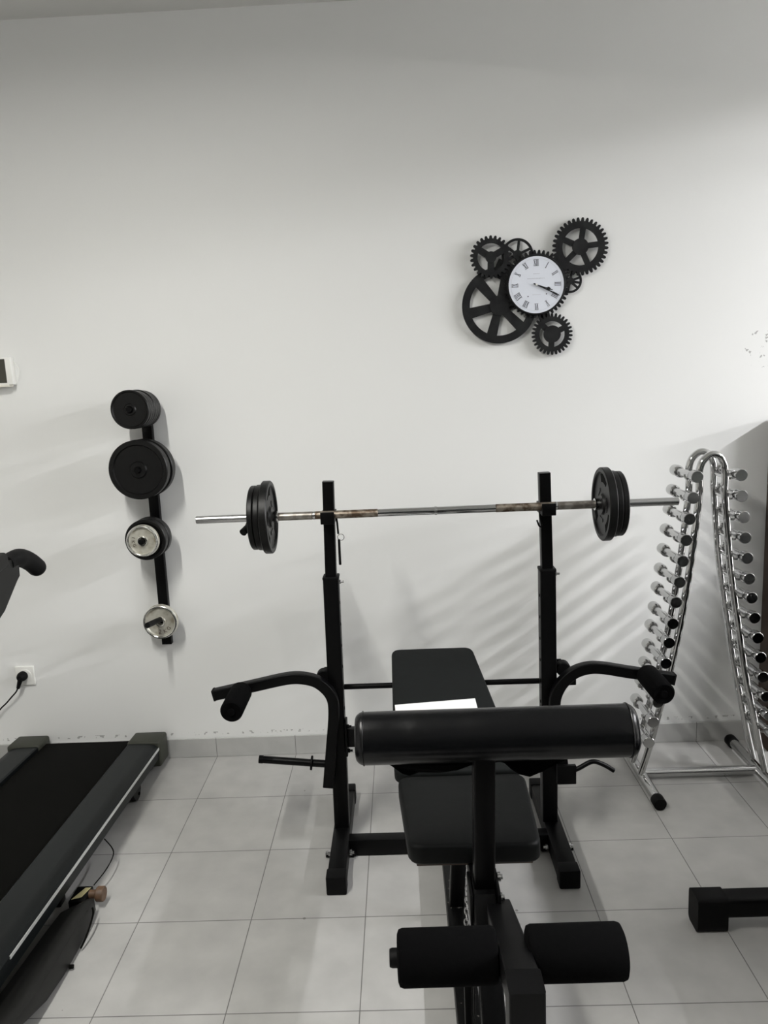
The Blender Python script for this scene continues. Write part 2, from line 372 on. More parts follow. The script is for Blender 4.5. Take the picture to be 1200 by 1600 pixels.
# weight peg on the left arm
pa = Vector((-.27, 2.402, .3165)); pb = Vector((-.522, 2.402, .344)); d = (pb-pa).normalized()
b = B(); tube(b, [pa, pb], .0125, 20); pg = finish('weight_peg', b, M['steel'], aL)
b = B(); lathe(b, [(0, -.002), (.0135, -.002), (.0135, .012), (0, .012)], pb-d*.01, d, 20); finish('end_cap', b, M['rubber'], pg)
c = pa+d*.075; b = B(); lathe(b, [(.0127, -.003), (.024, -.003), (.024, .003), (.0127, .003)], c, d, 24); finish('peg_collar', b, M['rubber'], pg)
# adjusting lever on the right arm
b = B(); tube(b, smooth_path([(.515, 2.385, .262), (.56, 2.38, .287), (.604, 2.38, .309), (.64, 2.38, .298), (.677, 2.38, .274)]), .008, 12); finish('lever', b, M['steel'], aR)
b = B(); box(b, .485, .55, 2.372, 2.388, .232, .30, .003); finish('lever_plate', b, M['steel'], aR)
for x, s, ar in ((-.292, -1, aL), (.524, 1, aR)):
    b = B(); lathe(b, [(0, 0), (.022, 0), (.025, .004), (.025, .03), (.022, .034), (0, .034)], (x, 2.445, .612), (0, 1, 0), 24); finish('pivot', b, M['rubber'], ar)
    b = B(); box(b, min(x, x-s*.05), max(x, x-s*.05), 2.484, 2.49, .585, .635, .002); finish('pivot_plate', b, M['steel'], ar)

# spine, front leg, seat frame
b = B(); box(b, .085, .145, 1.30, 2.353, .002, .06, .004); sp = finish('spine_beam', b, M['steel_worn'], bench)
b = B(); box(b, .082, .148, 1.80, 1.93, 0, .066, .012, 3); finish('joint_sleeve', b, M['rubber'], sp)
b = B(); box(b, -.12, .40, 1.27, 1.33, 0, .06, .004); ft = finish('front_foot_beam', b, M['steel'], bench)
b = B(); sweep(b, [(.155, 1.345, .055), (.155, 1.60, .405)], rrect(.03, .026, .004), Vector((1, 0, 0))); fl = finish('front_leg', b, M['steel'], bench)
b = B(); box(b, .098, .114, 1.52, 1.535, .05, .36, .002); finish('side_strut', b, M['steel'], fl)
b = B(); box(b, .119, .122, 1.52, 1.535, .05, .36, .001); finish('side_strut', b, M['steel'], fl)
b = B(); box(b, .128, .182, 1.58, 2.10, .365, .415, .004); finish('seat_frame', b, M['steel'], bench)
b = B(); sweep(b, [(.115, 2.03, .06), (.13, 1.98, .37)], rrect(.022, .02, .004), Vector((0, 1, 0))); finish('seat_post', b, M['steel'], bench)
b = B(); sweep(b, [(.06, 2.06, .40), (.06, 2.5, .548)], rrect(.015, .012, .003), Vector((1, 0, 0))); finish('backrest_rail', b, M['steel'], bench)
b = B(); sweep(b, [(.17, 2.06, .40), (.16, 2.5, .548)], rrect(.015, .012, .003), Vector((1, 0, 0))); finish('backrest_rail', b, M['steel'], bench)
# chain hanging beneath the seat
b = B()
for k in range(16):
    z = .34-.0165*k; th = pi/2*(k % 2); cx = .136-.001*k
    tube(b, [(cx+.0055*cos(a)*cos(th), 1.80+.0055*cos(a)*sin(th), z+.011*sin(a)) for a in [i*2*pi/12 for i in range(13)]], .0016, 6, Vector((.3, .8, .1)))
finish('chain', b, M['satin'], bench)

def pad(outline, z0, z1, fn, rc=.02, bev=.014):
    """cushion from a 2D outline whose corners get rounded; fn(u,v,w)"""
    n = len(outline); pts = []
    for i in range(n):
        p0 = Vector(outline[i-1]); p = Vector(outline[i]); p1 = Vector(outline[(i+1) % n])
        a = p+(p0-p).normalized()*rc; c_ = p+(p1-p).normalized()*rc
        for k in range(6):
            t = k/5; pts.append(tuple((1-t)**2*a+2*t*(1-t)*p+t*t*c_))
    cx = sum(p[0] for p in pts)/len(pts); cy = sum(p[1] for p in pts)/len(pts)
    b = B(); rings = []
    def ring(off, z):
        R_ = []
        for (x, y) in pts:
            dx, dy = x-cx, y-cy; L_ = sqrt(dx*dx+dy*dy); R_.append(b.verts.new(fn(x-dx/L_*off, y-dy/L_*off, z)))
        return R_
    levels = [(bev, z0)]+[(bev*(1-sin(a)), z0+bev*.6*(1-cos(a))) for a in (pi/4, pi/2)]
    levels += [(bev*(1-cos(a)), z1-bev+bev*sin(a)) for a in [k*pi/10 for k in range(6)]]
    levels += [(.04, z1+.002), (.09, z1+.004)]
    rings = [ring(*l) for l in levels]
    m = len(pts)
    for r0, r1 in zip(rings, rings[1:]):
        for i in range(m): b.faces.new((r0[i], r0[(i+1) % m], r1[(i+1) % m], r1[i]))
    b.faces.new(rings[0][::-1]); b.faces.new(rings[-1])
    return b
b = pad([(-.018, 1.695), (.309, 1.693), (.322, 2.035), (-.046, 2.035)], .416, .47, lambda u, v, w_: Vector((u, v, w_)), .035)
st = finish('seat', b, M['seat_vinyl'], bench, angle=60)
b = B(); box(b, .0, .29, 1.71, 2.02, .405, .418, .003); finish('seat_board', b, M['wood'], st)
SL = .327; ca, sa = 1/sqrt(1+SL*SL), SL/sqrt(1+SL*SL)
def backfn(u, v, w_):   # v = length along the slope from y=2.05
    return Vector((u, 2.05+v*ca-w_*sa, .47+v*sa+w_*ca))
b = pad([(-.055, .0), (.318, .0), (.2285, .582), (-.060, .582)], -.05, 0, backfn, .03)
bk = finish('backrest', b, M['vinyl_matt'], bench, angle=60)

# arm-curl pad on its post
b = B(); sweep(b, [(.158, 1.632, .36), (.162, 1.604, .77)], rrect(.0245, .0245, .005), Vector((0, 1, 0))); pp = finish('curl_pad_post', b, M['steel'], bench)
b = B()
xs0, xs1 = -.1265, .503; prof = []
for k in range(36):
    a = 2*pi*k/36; ex = .86
    u_ = .0585*(abs(cos(a))**ex)*(1 if cos(a) >= 0 else -1); v_ = .050*(abs(sin(a))**ex)*(1 if sin(a) >= 0 else -1)
    prof.append((u_, v_))
tl = radians(62)
stn = []
N = 40
for k in range(N+1):
    t = k/N; x = xs0+(xs1-xs0)*t
    e = min(x-xs0, xs1-x); rr = .022
    sc = 1.0 if e >= rr else (.72+.28*sqrt(max(0, 1-((rr-e)/rr)**2)))
    stn.append((x, sc))
ext = []
for x, sc in stn: ext.append((x, sc))
# denser at the ends
dens = sorted(set([xs0+.022*(1-cos(a)) for a in [i*pi/16 for i in range(9)]] + [xs1-.022*(1-cos(a)) for a in [i*pi/16 for i in range(9)]] + [xs0+.022+(xs1-xs0-.044)*i/24 for i in range(25)]))
rings = []
for x in dens:
    e = min(x-xs0, xs1-x); sc = 1.0 if e >= .022 else (.70+.30*sqrt(max(0, 1-((.022-e)/.022)**2)))
    sag = .0012*sin(x*47)+.0008*sin(x*91+1)
    rg = []
    for u_, v_ in prof:
        uu, vv = u_*sc, v_*sc+(sag if v_ > 0 else 0)
        rg.append(b.verts.new((x, 1.600-uu*cos(tl)*-1*1.0+vv*-sin(tl)+0, .806+uu*sin(tl)+vv*cos(tl)*1.0)))
    rings.append(rg)
for r0, r1 in zip(rings, rings[1:]):
    for i in range(36): b.faces.new((r0[i], r0[(i+1) % 36], r1[(i+1) % 36], r1[i]))
b.faces.new(rings[0][::-1]); b.faces.new(rings[-1])
cp = finish('curl_pad', b, M['vinyl'], bench, angle=60)
for x in (xs0+.018, xs1-.018):
    b = B()
    P_ = [Vector((x, 1.600+u_*1.01*cos(tl)-v_*1.015*sin(tl), .806+u_*1.01*sin(tl)+v_*1.015*cos(tl))) for u_, v_ in prof]
    tube(b, P_+[P_[0]], .0016, 6, Vector((1, 0, 0))); finish('piping', b, M['vinyl'], cp)
b = B()
poly = [(-.075, .765), (-.070, .738), (-.048, .727), (-.025, .707), (-.008, .698), (.014, .700), (.035, .697), (.063, .697), (.085, .705), (.103, .711), (.133, .722), (.187, .722), (.213, .715), (.228, .702), (.245, .693), (.268, .690), (.30, .70), (.33, .712), (.365, .722), (.39, .74), (.40, .765)]
prism(b, poly, lambda u, v, d: Vector((u, 1.628+d+.012*sin(u*40), v)), 0, .004)
finish('torn_lining', b, M['foam'], cp, smooth=False)
b = B(); box(b, .08, .24, 1.605, 1.625, .745, .79, .002); finish('mounting_plate', b, M['steel'], cp)

# leg developer
b = B(); box(b, .120, .128, 1.57, 1.66, .345, .425, .002); finish('hinge_bracket', b, M['steel'], bench)
b = B(); box(b, .184, .191, 1.56, 1.66, .345, .432, .002); br = finish('hinge_bracket', b, M['steel'], bench)
for z, y in ((.408, 1.60), (.44, 1.63)):
    b = B(); lathe(b, [(0, 0), (.011, 0), (.011, .007), (.006, .008), (.006, .012), (0, .012)], (.191, y, z-.012), (1, 0, 0), 12); finish('bolt', b, M['satin'], br)
b = B()
path = [(.184, 1.595, .372), (.176, 1.35, .491), (.168, 1.10, .614), (.1665, 1.082, .617), (.166, 1.072, .605), (.166, 1.070, .575), (.166, 1.070, .2)]
sweep(b, path, rrect(.030, .028, .004), Vector((0, .5, 1)), caps=True) if False else None
# straight tube, square mitred corner, straight drop
def seg_tube(bm_, p, q, hx, ht):
    p = Vector(p); q = Vector(q); t = (q-p).normalized(); s = Vector((1, 0, 0)); s = (s-t*s.dot(t)).normalized(); u = s.cross(t)
    vs = [bm_.verts.new(c_+s*a+u*e) for c_ in (p, q) for a, e in rrect(hx, ht, .004)]
    n = len(vs)//2
    for i in range(n): bm_.faces.new((vs[i], vs[(i+1) % n], vs[n+(i+1) % n], vs[n+i]))
    bm_.faces.new(vs[:n][::-1]); bm_.faces.new(vs[n:])
seg_tube(b, (.187, 1.595, .366), (.168, 1.082, .612), .0295, .024)
seg_tube(b, (.168, 1.082, .634), (.168, 1.082, .22), .0295, .026)
ld_ = finish('leg_developer', b, M['steel'], bench)
b = B(); lathe(b, [(0, -.057), (.012, -.057), (.012, .372), (0, .372)], (0, 1.25, .541), (1, 0, .01), 16); rod = finish('roller_rod', b, M['steel'], ld_)
for x0, x1 in ((-.042, .143), (.199, .377)):
    b = B(); r = .0492
    lathe(b, [(0, x0), (r*.8, x0), (r*.95, x0+.003), (r, x0+.010), (r, x1-.010), (r*.95, x1-.003), (r*.8, x1), (0, x1)], (0, 1.25, .540), (1, 0, .008), 40)
    finish('foam_roller', b, M['foam'], ld_)
b = B(); lathe(b, [(0, -.057), (.015, -.057), (.0168, -.052), (.0168, -.040), (0, -.040)], (0, 1.25, .540), (1, 0, 0), 20); finish('rod_cap', b, M['rubber'], rod)
b = B(); lathe(b, [(0, 0), (.009, 0), (.009, .006), (0, .006)], (.1975, 1.082, .53), (1, 0, 0), 10); finish('bolt', b, M['steel'], ld_)

# ------------------------------------------------------------------ sheet on the backrest
pn = (Vector((.215, 0, 0))); 
b = B()
ang = radians(4)
def pfn(u, v, w_):
    uu = u*cos(ang)-v*sin(ang); vv = u*sin(ang)+v*cos(ang)
    return backfn(-.038+uu, .105+vv, .006+w_)
vs_ = [pfn(0, 0, 0), pfn(.262, 0, 0), pfn(.262, .172, 0), pfn(0, .172, 0), pfn(0, 0, .006), pfn(.262, 0, .006), pfn(.262, .172, .006), pfn(0, .172, .006)]
hexa(b, [tuple(v) for v in vs_], .001, 1)
tag(finish('booklet', b, M['paper'], None, origin=pfn(.13, .085, 0), smooth=False), 'plain white booklet lying on the black backrest behind the padded roll', 'booklet')

# ------------------------------------------------------------------ barbell and its plates
BY, BZ, BR_ = 2.4155, 1.1805, .0133
bar = thing('barbell', (.106, BY, BZ), 'long chrome barbell with brown tarnished grips resting across the two uprights', 'barbell')
def rod_seg(x0, x1, r, name, m, par, n=24):
    b = B(); lathe(b, [(0, x0), (r*.9, x0), (r, x0+.001), (r, x1-.001), (r*.9, x1), (0, x1)], (0, BY, BZ), (1, 0, 0), n); return finish(name, b, m, par)
rod_seg(-.0805, .3005, BR_-.0006, 'shaft', M['chrome'], bar)
for x0, x1, m in ((-.283, -.0805, 'knurl'), (.3005, .490, 'knurl'), (-.405, -.292, 'knurl2'), (.499, .618, 'knurl2')):
    rod_seg(x0, x1, BR_, 'knurled_grip', M[m], bar)
for x in (-.2875, .107, .4945): rod_seg(x-.0045, x+.0045, BR_+.0006, 'ring_mark', M['satin'], bar)
for x0, x1 in ((-.672, -.418), (.631, .884)): rod_seg(x0, x1, BR_-.0003, 'sleeve', M['satin'], bar)
for x0, x1 in ((-.420, -.403), (.616, .633)): rod_seg(x0, x1, .0195, 'stop_collar', M['chrome'], bar)

def plate_mesh(R, T, hub=.03, lip=.012, hole=.0142, rim=None, axis=(1, 0, 0), dish=.35):
    """disc with raised rim, dished face, raised hub and a through hole; centred, on the axis"""
    b = B(); h = T/2; d_ = T*dish/2
    lip = lip if rim is None else rim
    p = [(hole, -h), (hub, -h), (hub+.004, -h+d_), (R-lip-.004, -h+d_), (R-lip, -h), (R-.003, -h), (R, -h+.003), (R, h-.003), (R-.003, h), (R-lip, h), (R-lip-.004, h-d_), (hub+.004, h-d_), (hub, h), (hole, h), (hole, -h)]
    o = Vector((0, 0, 0)); ax = Vector(axis); a = Vector((0, 0, 1)); c_ = ax.cross(a); n = 56
    rings = [[b.verts.new(ax*t+(a*cos(2*pi*i/n)+c_*sin(2*pi*i/n))*r) for i in range(n)] for r, t in p[:-1]]
    rings.append(rings[0])
    for A, C in zip(rings, rings[1:]):
        for i in range(n): b.faces.new((A[i], A[(i+1) % n], C[(i+1) % n], C[i]))
    return b
def grip_plate(cx, side, label):
    T = .026
    t = thing('weight_plate', (cx, BY, BZ), label, 'weight plate', 'plates on the barbell')
    b = plate_mesh(.1185, T, .032, .014, dish=.5)
    bmesh.ops.translate(b, verts=b.verts, vec=(cx, BY, BZ)); disc = finish('disc', b, M['iron'], t)
    for k in range(3):        # moulded recessed grips and bosses on both faces
        for fs in (-1, 1):
            b = B(); a0 = radians(90+120*k+10)
            out = [(.098*cos(a0+t_), .098*sin(a0+t_)) for t_ in [radians(-24+6*i) for i in range(9)]]+[(.071*cos(a0+t_), .071*sin(a0+t_)) for t_ in [radians(22-5.5*i) for i in range(9)]]
            prism(b, out, lambda u, v, d: Vector((cx+fs*d, BY+u, BZ+v)), T*.25-.001, T*.25+.0007); finish('grip_slot', b, M['belt'], disc)
    for fs in (-1, 1):                     # raised cast bands between hub and grips
        for a0, a1 in ((25, 60), (150, 200), (260, 300)):
            b = B(); n_ = 8; A_ = [radians(a0+(a1-a0)*i/n_) for i in range(n_+1)]
            poly = [((.056+.0035*(i % 2))*cos(q_), (.056+.0035*(i % 2))*sin(q_)) for i, q_ in enumerate(A_)]+[(.047*cos(q_), .047*sin(q_)) for q_ in A_[::-1]]
            prism(b, poly, lambda u, v, d: Vector((cx+fs*d, BY+u, BZ+v)), T*.25-.001, T*.25+.0018)
            finish('raised_band', b, M['iron'], disc, smooth=False)
    return t
grip_plate(-.436, -1, 'large black grip plate on the left end of the barbell, inner side')
grip_plate(.649, 1, 'large black grip plate on the right end of the barbell, inner side')
def bar_plate(cx, R, T, label):
    b = plate_mesh(R, T, .028, .012)
    o = finish('weight_plate', b, M['iron'], None, origin=(0, 0, 0)); o.location = (cx, BY, BZ)
    return tag(o, label, 'weight plate', 'plates on the barbell')
bar_plate(-.4595, .1065, .019, 'smaller black plate on the left of the barbell, against the large grip plate')
bar_plate(-.4790, .1045, .018, 'outermost small black plate on the left end of the barbell')
bar_plate(.6725, .1065, .019, 'smaller black plate on the right of the barbell, against the large grip plate')
bar_plate(.6920, .1045, .018, 'outermost small black plate on the right end of the barbell')
def spring_clamp(x, s, ang_, label):
    t = thing('bar_clamp', (x, BY, BZ), label, 'bar clamp', 'clamps on the barbell')
    b = B(); lathe(b, [(.0137, -.006), (.021, -.006), (.021, .006), (.0137, .006)], (x, BY, BZ), (1, 0, 0), 24); finish('ring', b, M['rubber'], t)
    d_ = Vector((0, cos(ang_), sin(ang_))); p = Vector((x, BY, BZ))
    b = B(); tube(b, [p+d_*.018, p+d_*.05, p+d_*.080+Vector((s*.012, 0, 0))], .0105, 14, Vector((1, 0, 0)), scales=[.8, 1, 1.15]); finish('handle', b, M['rubber'], t)
spring_clamp(-.4955, -1, radians(205), 'black clamp with a short handle outside the left plates of the barbell')
spring_clamp(.7085, 1, radians(52), 'black clamp with a short handle outside the right plates of the barbell')

# ------------------------------------------------------------------ wall-mounted plate holder
PXX = -1.026
hold = thing('plate_holder', (PXX, YW-.01, .53), 'black steel wall strip with four pegs holding weight plates', 'plate holder')
b = B(); sweep(b, [(PXX-.003, YW-.0135, .532), (PXX, YW-.0135, 1.56)], rrect(.0205, .013, .002), Vector((0, 1, 0))); finish('strip', b, M['steel'], hold)
PEGS = [(1.534, 2.888), (1.299, 2.908), (1.021, 2.878), (.663, 2.856)]
for z, yt in PEGS:
    zt = z+(.026 if z < .7 else 0); q0 = Vector((PXX, yt, zt)); q1 = Vector((PXX, YW-.02, z-(.012 if z < .7 else 0))); ln = (q1-q0).length
    b = B(); lathe(b, [(0, 0), (.0105, 0), (.0115, .002), (.0115, ln), (0, ln)], q0, q1-q0, 20); pgo = finish('peg', b, M['steel'] if z > .7 else M['steel_worn'], hold)
def wall_plate(R, T, y, z, label, m='iron', grp='black plates on the wall pegs', lip=.010, hub=.02, hole=.0135):
    b = plate_mesh(R, T, hub, lip, hole, axis=(0, 1, 0))
    o = finish('weight_plate', b, M[m]); o.location = (PXX, y, z)
    return tag(o, label, 'weight plate', grp)
names = ['front plate of the small black stack on the top wall peg', 'second plate from the front of the small black stack on the top wall peg', 'third plate from the front of the small black stack on the top wall peg',
         'fourth plate from the front of the small black stack on the top wall peg', 'fifth plate from the front of the small black stack on the top wall peg', 'small black plate nearest the wall on the top wall peg']
for k in range(6): wall_plate(.0745 if k in (0, 1, 3) else .0735, .0235, 2.911+.0262*k, 1.534-.0012*(k % 3), names[k], lip=.006)
wall_plate(.1165, .040, 2.945, 1.299, 'large black plate in front on the second wall peg', lip=.018, hub=.03)
wall_plate(.1175, .040, 3.010, 1.297, 'large black plate behind another on the second wall peg', lip=.018, hub=.03)
wall_plate(.082, .036, 2.948, 1.018, 'black plate directly behind the small silver plate on the third wall peg', lip=.012)
wall_plate(.083, .036, 2.992, 1.017, 'black plate nearest the wall on the third wall peg', lip=.012)

def text_mesh(s, size, ext):
    c = bpy.data.curves.new('t', 'FONT'); c.body = s; c.size = size; c.extrude = ext; c.align_x = 'CENTER'; c.resolution_u = 3
    o = bpy.data.objects.new('t', c); COL.objects.link(o)
    bpy.context.view_layer.update()
    me = bpy.data.meshes.new_from_object(o.evaluated_get(bpy.context.evaluated_depsgraph_get()))
    bpy.data.objects.remove(o); bpy.data.curves.remove(c)
    return me
def silver_plate(R, T, y, z, label, letters):
    t = thing('weight_plate', (PXX, y, z), label, 'weight plate', 'silver plates on the wall pegs')
    b = plate_mesh(R, T, .019, .011, .0135, axis=(0, 1, 0), dish=.5)
    bmesh.ops.translate(b, verts=b.verts, vec=(PXX, y, z)); finish('disc', b, M['silver_plate'], t)
    b = B(); n = 48; fr = y-T/2
    for k in range(1):
        tube(b, [(PXX+(R-.0055)*cos(2*pi*i/n), fr, z+(R-.0055)*sin(2*pi*i/n)) for i in range(n+1)], .0052, 10, Vector((0, 1, 0)))
    finish('rim', b, M['silver_rim'], t)
    b = B(); tube(b, [(PXX+.0175*cos(2*pi*i/24), fr, z+.0175*sin(2*pi*i/24)) for i in range(25)], .003, 8, Vector((0, 1, 0))); finish('hub_ring', b, M['silver_rim'], t)
    for ch, a_, rr, sz in letters:
        b = B()
        me = text_mesh(ch, sz, .0007)
        tb = B(); tb.from_mesh(me)
        for v in tb.verts: v.co.y -= sz*.35
        a = radians(a_)
        # stand the letter up facing -Y, foot toward the rim for the lower arc
        rot = a+pi/2 if sin(a) < .1 or abs(cos(a)) > .99 else a-pi/2
        Mx = Matrix.Translation((PXX+rr*cos(a), fr+T*.25-.0006, z+rr*sin(a))) @ Matrix.Rotation(-rot, 4, 'Y') @ Matrix.Rotation(pi/2, 4, 'X')
        bmesh.ops.transform(tb, matrix=Mx, verts=tb.verts)
        m2 = bpy.data.meshes.new('x'); tb.to_mesh(m2); tb.free(); b.from_mesh(m2); bpy.data.meshes.remove(m2); bpy.data.meshes.remove(me)
        finish('raised_letter', b, M['letter'], t, smooth=False)
rr = .043
silver_plate(.072, .024, 3.022, .652, 'silver two kilo plate alone on the lowest wall peg', [('2', -97, rr, .026), ('K', -68, rr, .022), ('G', -42, rr, .022)])
silver_plate(.0635, .022, 2.906, 1.021, 'small silver one kilo plate in front of black plates on the third peg', [('1', 158, .038, .018), ('K', 182, .038, .018), ('G', 206, .038, .018)])

# ------------------------------------------------------------------ gear wall clock
K = .000622
clock = thing('gear_clock', (.558, YW, 1.945), 'black metal wall clock made of seven gears and wheels around a white dial', 'wall clock')
def cfn(cx, cz, y): return lambda u, v, d: Vector((cx+u, y-d, cz+v))
def circle_pts(r, n): return [(r*cos(2*pi*i/n), r*sin(2*pi*i/n)) for i in range(n)]
def gear(name, cx, cz, y, th, ro, rroot, ri, teeth, spokes, sw, hub, sweep_tooth=True, filled=None):
    bb = B(); fn = cfn(cx, cz, y)
    n = teeth*8 if teeth else 64
    outer = []
    for i in range(n):
        a = 2*pi*i/n
        if teeth:
            f = (i % 8)/8
            r = (rroot, rroot, rroot+(ro-rroot)*.75, ro, ro, ro, rroot+(ro-rroot)*.75, rroot)[i % 8]
        else: r = ro
        outer.append((r*cos(a)*K, r*sin(a)*K))
    inner = [(ri*cos(2*pi*i/n)*K, ri*sin(2*pi*i/n)*K) for i in range(n)]
    ringprism(bb, outer, inner, fn, 0, th)
    g = finish(name, bb, M['gear'], clock, smooth=False)
    bb = B()
    for s_ in spokes:
        a = radians(s_-2.5); ux, uy = cos(a), sin(a); vx, vy = -uy, ux
        w0, w1 = (sw if isinstance(sw, tuple) else (sw, sw))
        r0, r1 = hub*.5*K, (ri+4)*K
        prism(bb, [(ux*r0-vx*w0*K, uy*r0-vy*w0*K), (ux*r1-vx*w1*K, uy*r1-vy*w1*K), (ux*r1+vx*w1*K, uy*r1+vy*w1*K), (ux*r0+vx*w0*K, uy*r0+vy*w0*K)], fn, .0004, th-.0004)
    prism(bb, circle_pts(hub*K, 32), fn, 0, th+.002)
    finish('spokes', bb, M['gear'], g, smooth=False)
    return g
yb = YW-.012; th = .007
gear('spoked_wheel', .412, 1.873, yb-.001, th, 235, 235, 186, 0, [195, 257, 317, 17, 77, 133], (24, 33), 62)
gear('toothed_gear', .382, 2.056, yb-.009, th, 130, 112, 84, 26, [150, 270, 30], 20, 34)
gear('thin_wheel', .486, 2.062, yb, .005, 99, 99, 84, 0, [85, 145, 205, 265, 325, 25], 8, 28)
gear('toothed_gear', .729, 2.080, yb-.003, th, 174, 152, 112, 36, [84, 8, -64, -134, 158], (17, 17), 50)
gear('thin_wheel', .690, 1.954, yb, .005, 74, 74, 60, 0, [20, 80, 140, 200, 260, 320, -10], 7, 22)
gear('toothed_gear', .618, 1.754, yb-.004, th, 130, 108, 80, 30, [140, 28, -92], 18, 54)
gear('toothed_gear', .560, 1.947, yb-.007, th, 206, 184, 120, 44, [0, 60, 120, 180, 240, 300], 20, 60)
# connecting arms so that every wheel hangs on the frame
bb = B()
def arm(x0, z0, x1, z1, y, wdt=.012):
    a = atan2(z1-z0, x1-x0); s_, c_ = sin(a)*wdt, cos(a)*wdt
    prism(bb, [(x0+s_, z0-c_), (x1+s_, z1-c_), (x1-s_, z1+c_), (x0-s_, z0+c_)], lambda u, v, d: Vector((u, y-d, v)), 0, .004)
arm(.56, 1.947, .66, 2.03, YW-.008, .03); arm(.56, 1.947, .40, 2.02, YW-.008, .035); arm(.56, 1.947, .596, 1.80, YW-.008, .022); arm(.56, 1.947, .655, 1.955, YW-.008, .02); arm(.56, 1.947, .44, 1.88, YW-.008, .03)
finish('back_frame', bb, M['gear'], clock, smooth=False)
CX, CZ = .5555, 1.9435; yf = YW-.030
bb = B(); lathe(bb, [(0, 0), (.1145, 0), (.1155, .002), (.1155, .012), (.1125, .0165), (.1085, .0165), (.1075, .013), (0, .013)], (CX, YW-.018, CZ), (0, -1, 0), 72); bez = finish('bezel', bb, M['gear'], clock)
bb = B(); lathe(bb, [(0, 0), (.1075, 0), (.1075, .0025), (0, .0025)], (CX, YW-.0305, CZ), (0, -1, 0), 72); face = finish('dial', bb, M['clock_face'], clock)
yd = YW-.0331
bb = B()
def bar2(bm_, p, q, wd, base, z0=0, z1=.0004):
    """stroke in numeral space, base = function"""
    (x0, y0), (x1, y1) = p, q; L_ = math.hypot(x1-x0, y1-y0); nx, ny = -(y1-y0)/L_*wd/2, (x1-x0)/L_*wd/2
    prism(bm_, [(x0-nx, y0-ny), (x1-nx, y1-ny), (x1+nx, y1+ny), (x0+nx, y0+ny)], base, z0, z1)
NUM = ['XII', 'I', 'II', 'III', 'IIII', 'V', 'VI', 'VII', 'VIII', 'IX', 'X', 'XI']
for i, nm in enumerate(NUM):
    a = radians(90-30*i); bb = B()
    def base(u, v, d, a=a):
        r = .083+v; t = a-u/.083*1.0
        return Vector((CX+cos(a)*(.083+v)+sin(a)*u, yd-d, CZ+sin(a)*(.083+v)-cos(a)*u))
    H_ = .0115; wI, wV, wX = .0052, .0095, .0095
    tot = sum({'I': wI, 'V': wV, 'X': wX}[c_] for c_ in nm); x = -tot/2
    for c_ in nm:
        if c_ == 'I': bar2(bb, (x+wI/2, -H_), (x+wI/2, H_), .0026, base); x += wI
        elif c_ == 'V': bar2(bb, (x+.0012, H_), (x+wV/2, -H_), .0026, base); bar2(bb, (x+wV-.0012, H_), (x+wV/2, -H_), .0011, base, .0001, .0005); x += wV
        else: bar2(bb, (x+.001, H_), (x+wX-.001, -H_), .0026, base); bar2(bb, (x+wX-.001, H_), (x+.001, -H_), .0011, base, .0001, .0005); x += wX
    for e in (-1, 1): bar2(bb, (-tot/2, e*H_), (tot/2, e*H_), .0012, base, .0002, .0006)
    finish('numeral', bb, M['ink'], face, smooth=False)
bb = B()
fl_ = lambda u, v, d: Vector((CX+u, yd-d, CZ+v))
x = -.034
for k in range(17):                     # faded, unreadable scripts
    hh = random.choice((.0022, .003, .004)); bar2(bb, (x, .024-hh/2), (x+random.uniform(-.0006, .0006), .024+hh/2), .0012, fl_); x += .0041
bar2(bb, (-.034, .0235), (.033, .0235), .0005, fl_, 0, .0003)
finish('faded_script', bb, M['ink_pale'], face, smooth=False); bb = B()
x = -.012
for k in range(7): bar2(bb, (x, .0415), (x+.0022, .0415), .0018, fl_); x += .0037
bar2(bb, (-.012, .0413), (.012, .0413), .0005, fl_, 0, .0003)
finish('faded_script', bb, M['ink_pale'], face, smooth=False); bb = B()
x = -.016
for k in range(9): bar2(bb, (x, -.0375), (x+.0018, -.0375), .0014, fl_); x += .0037
bar2(bb, (-.016, -.0376), (.016, -.0376), .0005, fl_, 0, .0003)
finish('faded_script', bb, M['ink_pale'], face, smooth=False); bb = B()
ringprism(bb, circle_pts(.0985, 96), circle_pts(.0980, 96), fl_, 0, .0003)
finish('minute_circle', bb, M['ink_pale'], face, smooth=False)
for dx, dz in ((-.033, -.043), (.039, -.036)):
    bb = B(); lathe(bb, [(0, 0), (.0025, 0), (.0025, .0008), (0, .0008)], (CX+dx, yd, CZ+dz), (0, -1, 0), 14); finish('dial_pin', bb, M['ink'], face)
def hand(ang_, L_, w0, spade, lift, name):
    bb = B(); a = radians(ang_)
    f = lambda u, v, d: Vector((CX+cos(a)*u-sin(a)*v, yd-lift-d, CZ+sin(a)*u+cos(a)*v))
    pl = [(-.012, -w0*.8), (-.012, w0*.8), (.002, w0)]
    if spade: pl += [(L_*.62, w0*.8), (L_*.66, w0*3.2), (L_*.76, w0*3.4), (L_*.84, w0*1.2), (L_, .0004), (L_, -.0004), (L_*.84, -w0*1.2), (L_*.76, -w0*3.4), (L_*.66, -w0*3.2), (L_*.62, -w0*.8)]
    else: pl += [(L_*.6, w0*1.15), (L_*.85, w0*1.5), (L_, .0004), (L_, -.0004), (L_*.85, -w0*1.5), (L_*.6, -w0*1.15)]
    pl += [(.002, -w0)]
    prism(bb, pl, f, 0, .0008); return finish(name, bb, M['hand'], clock, smooth=False)
hand(-19.5, .068, .0019, True, .003, 'hour_hand'); hand(-26.5, .100, .0018, False, .0048, 'minute_hand')
bb = B(); lathe(bb, [(0, 0), (.004, 0), (.004, .0065), (.003, .0075), (0, .0075)], (CX, yd, CZ), (0, -1, 0), 20); finish('hand_hub', bb, M['plastic'], clock)

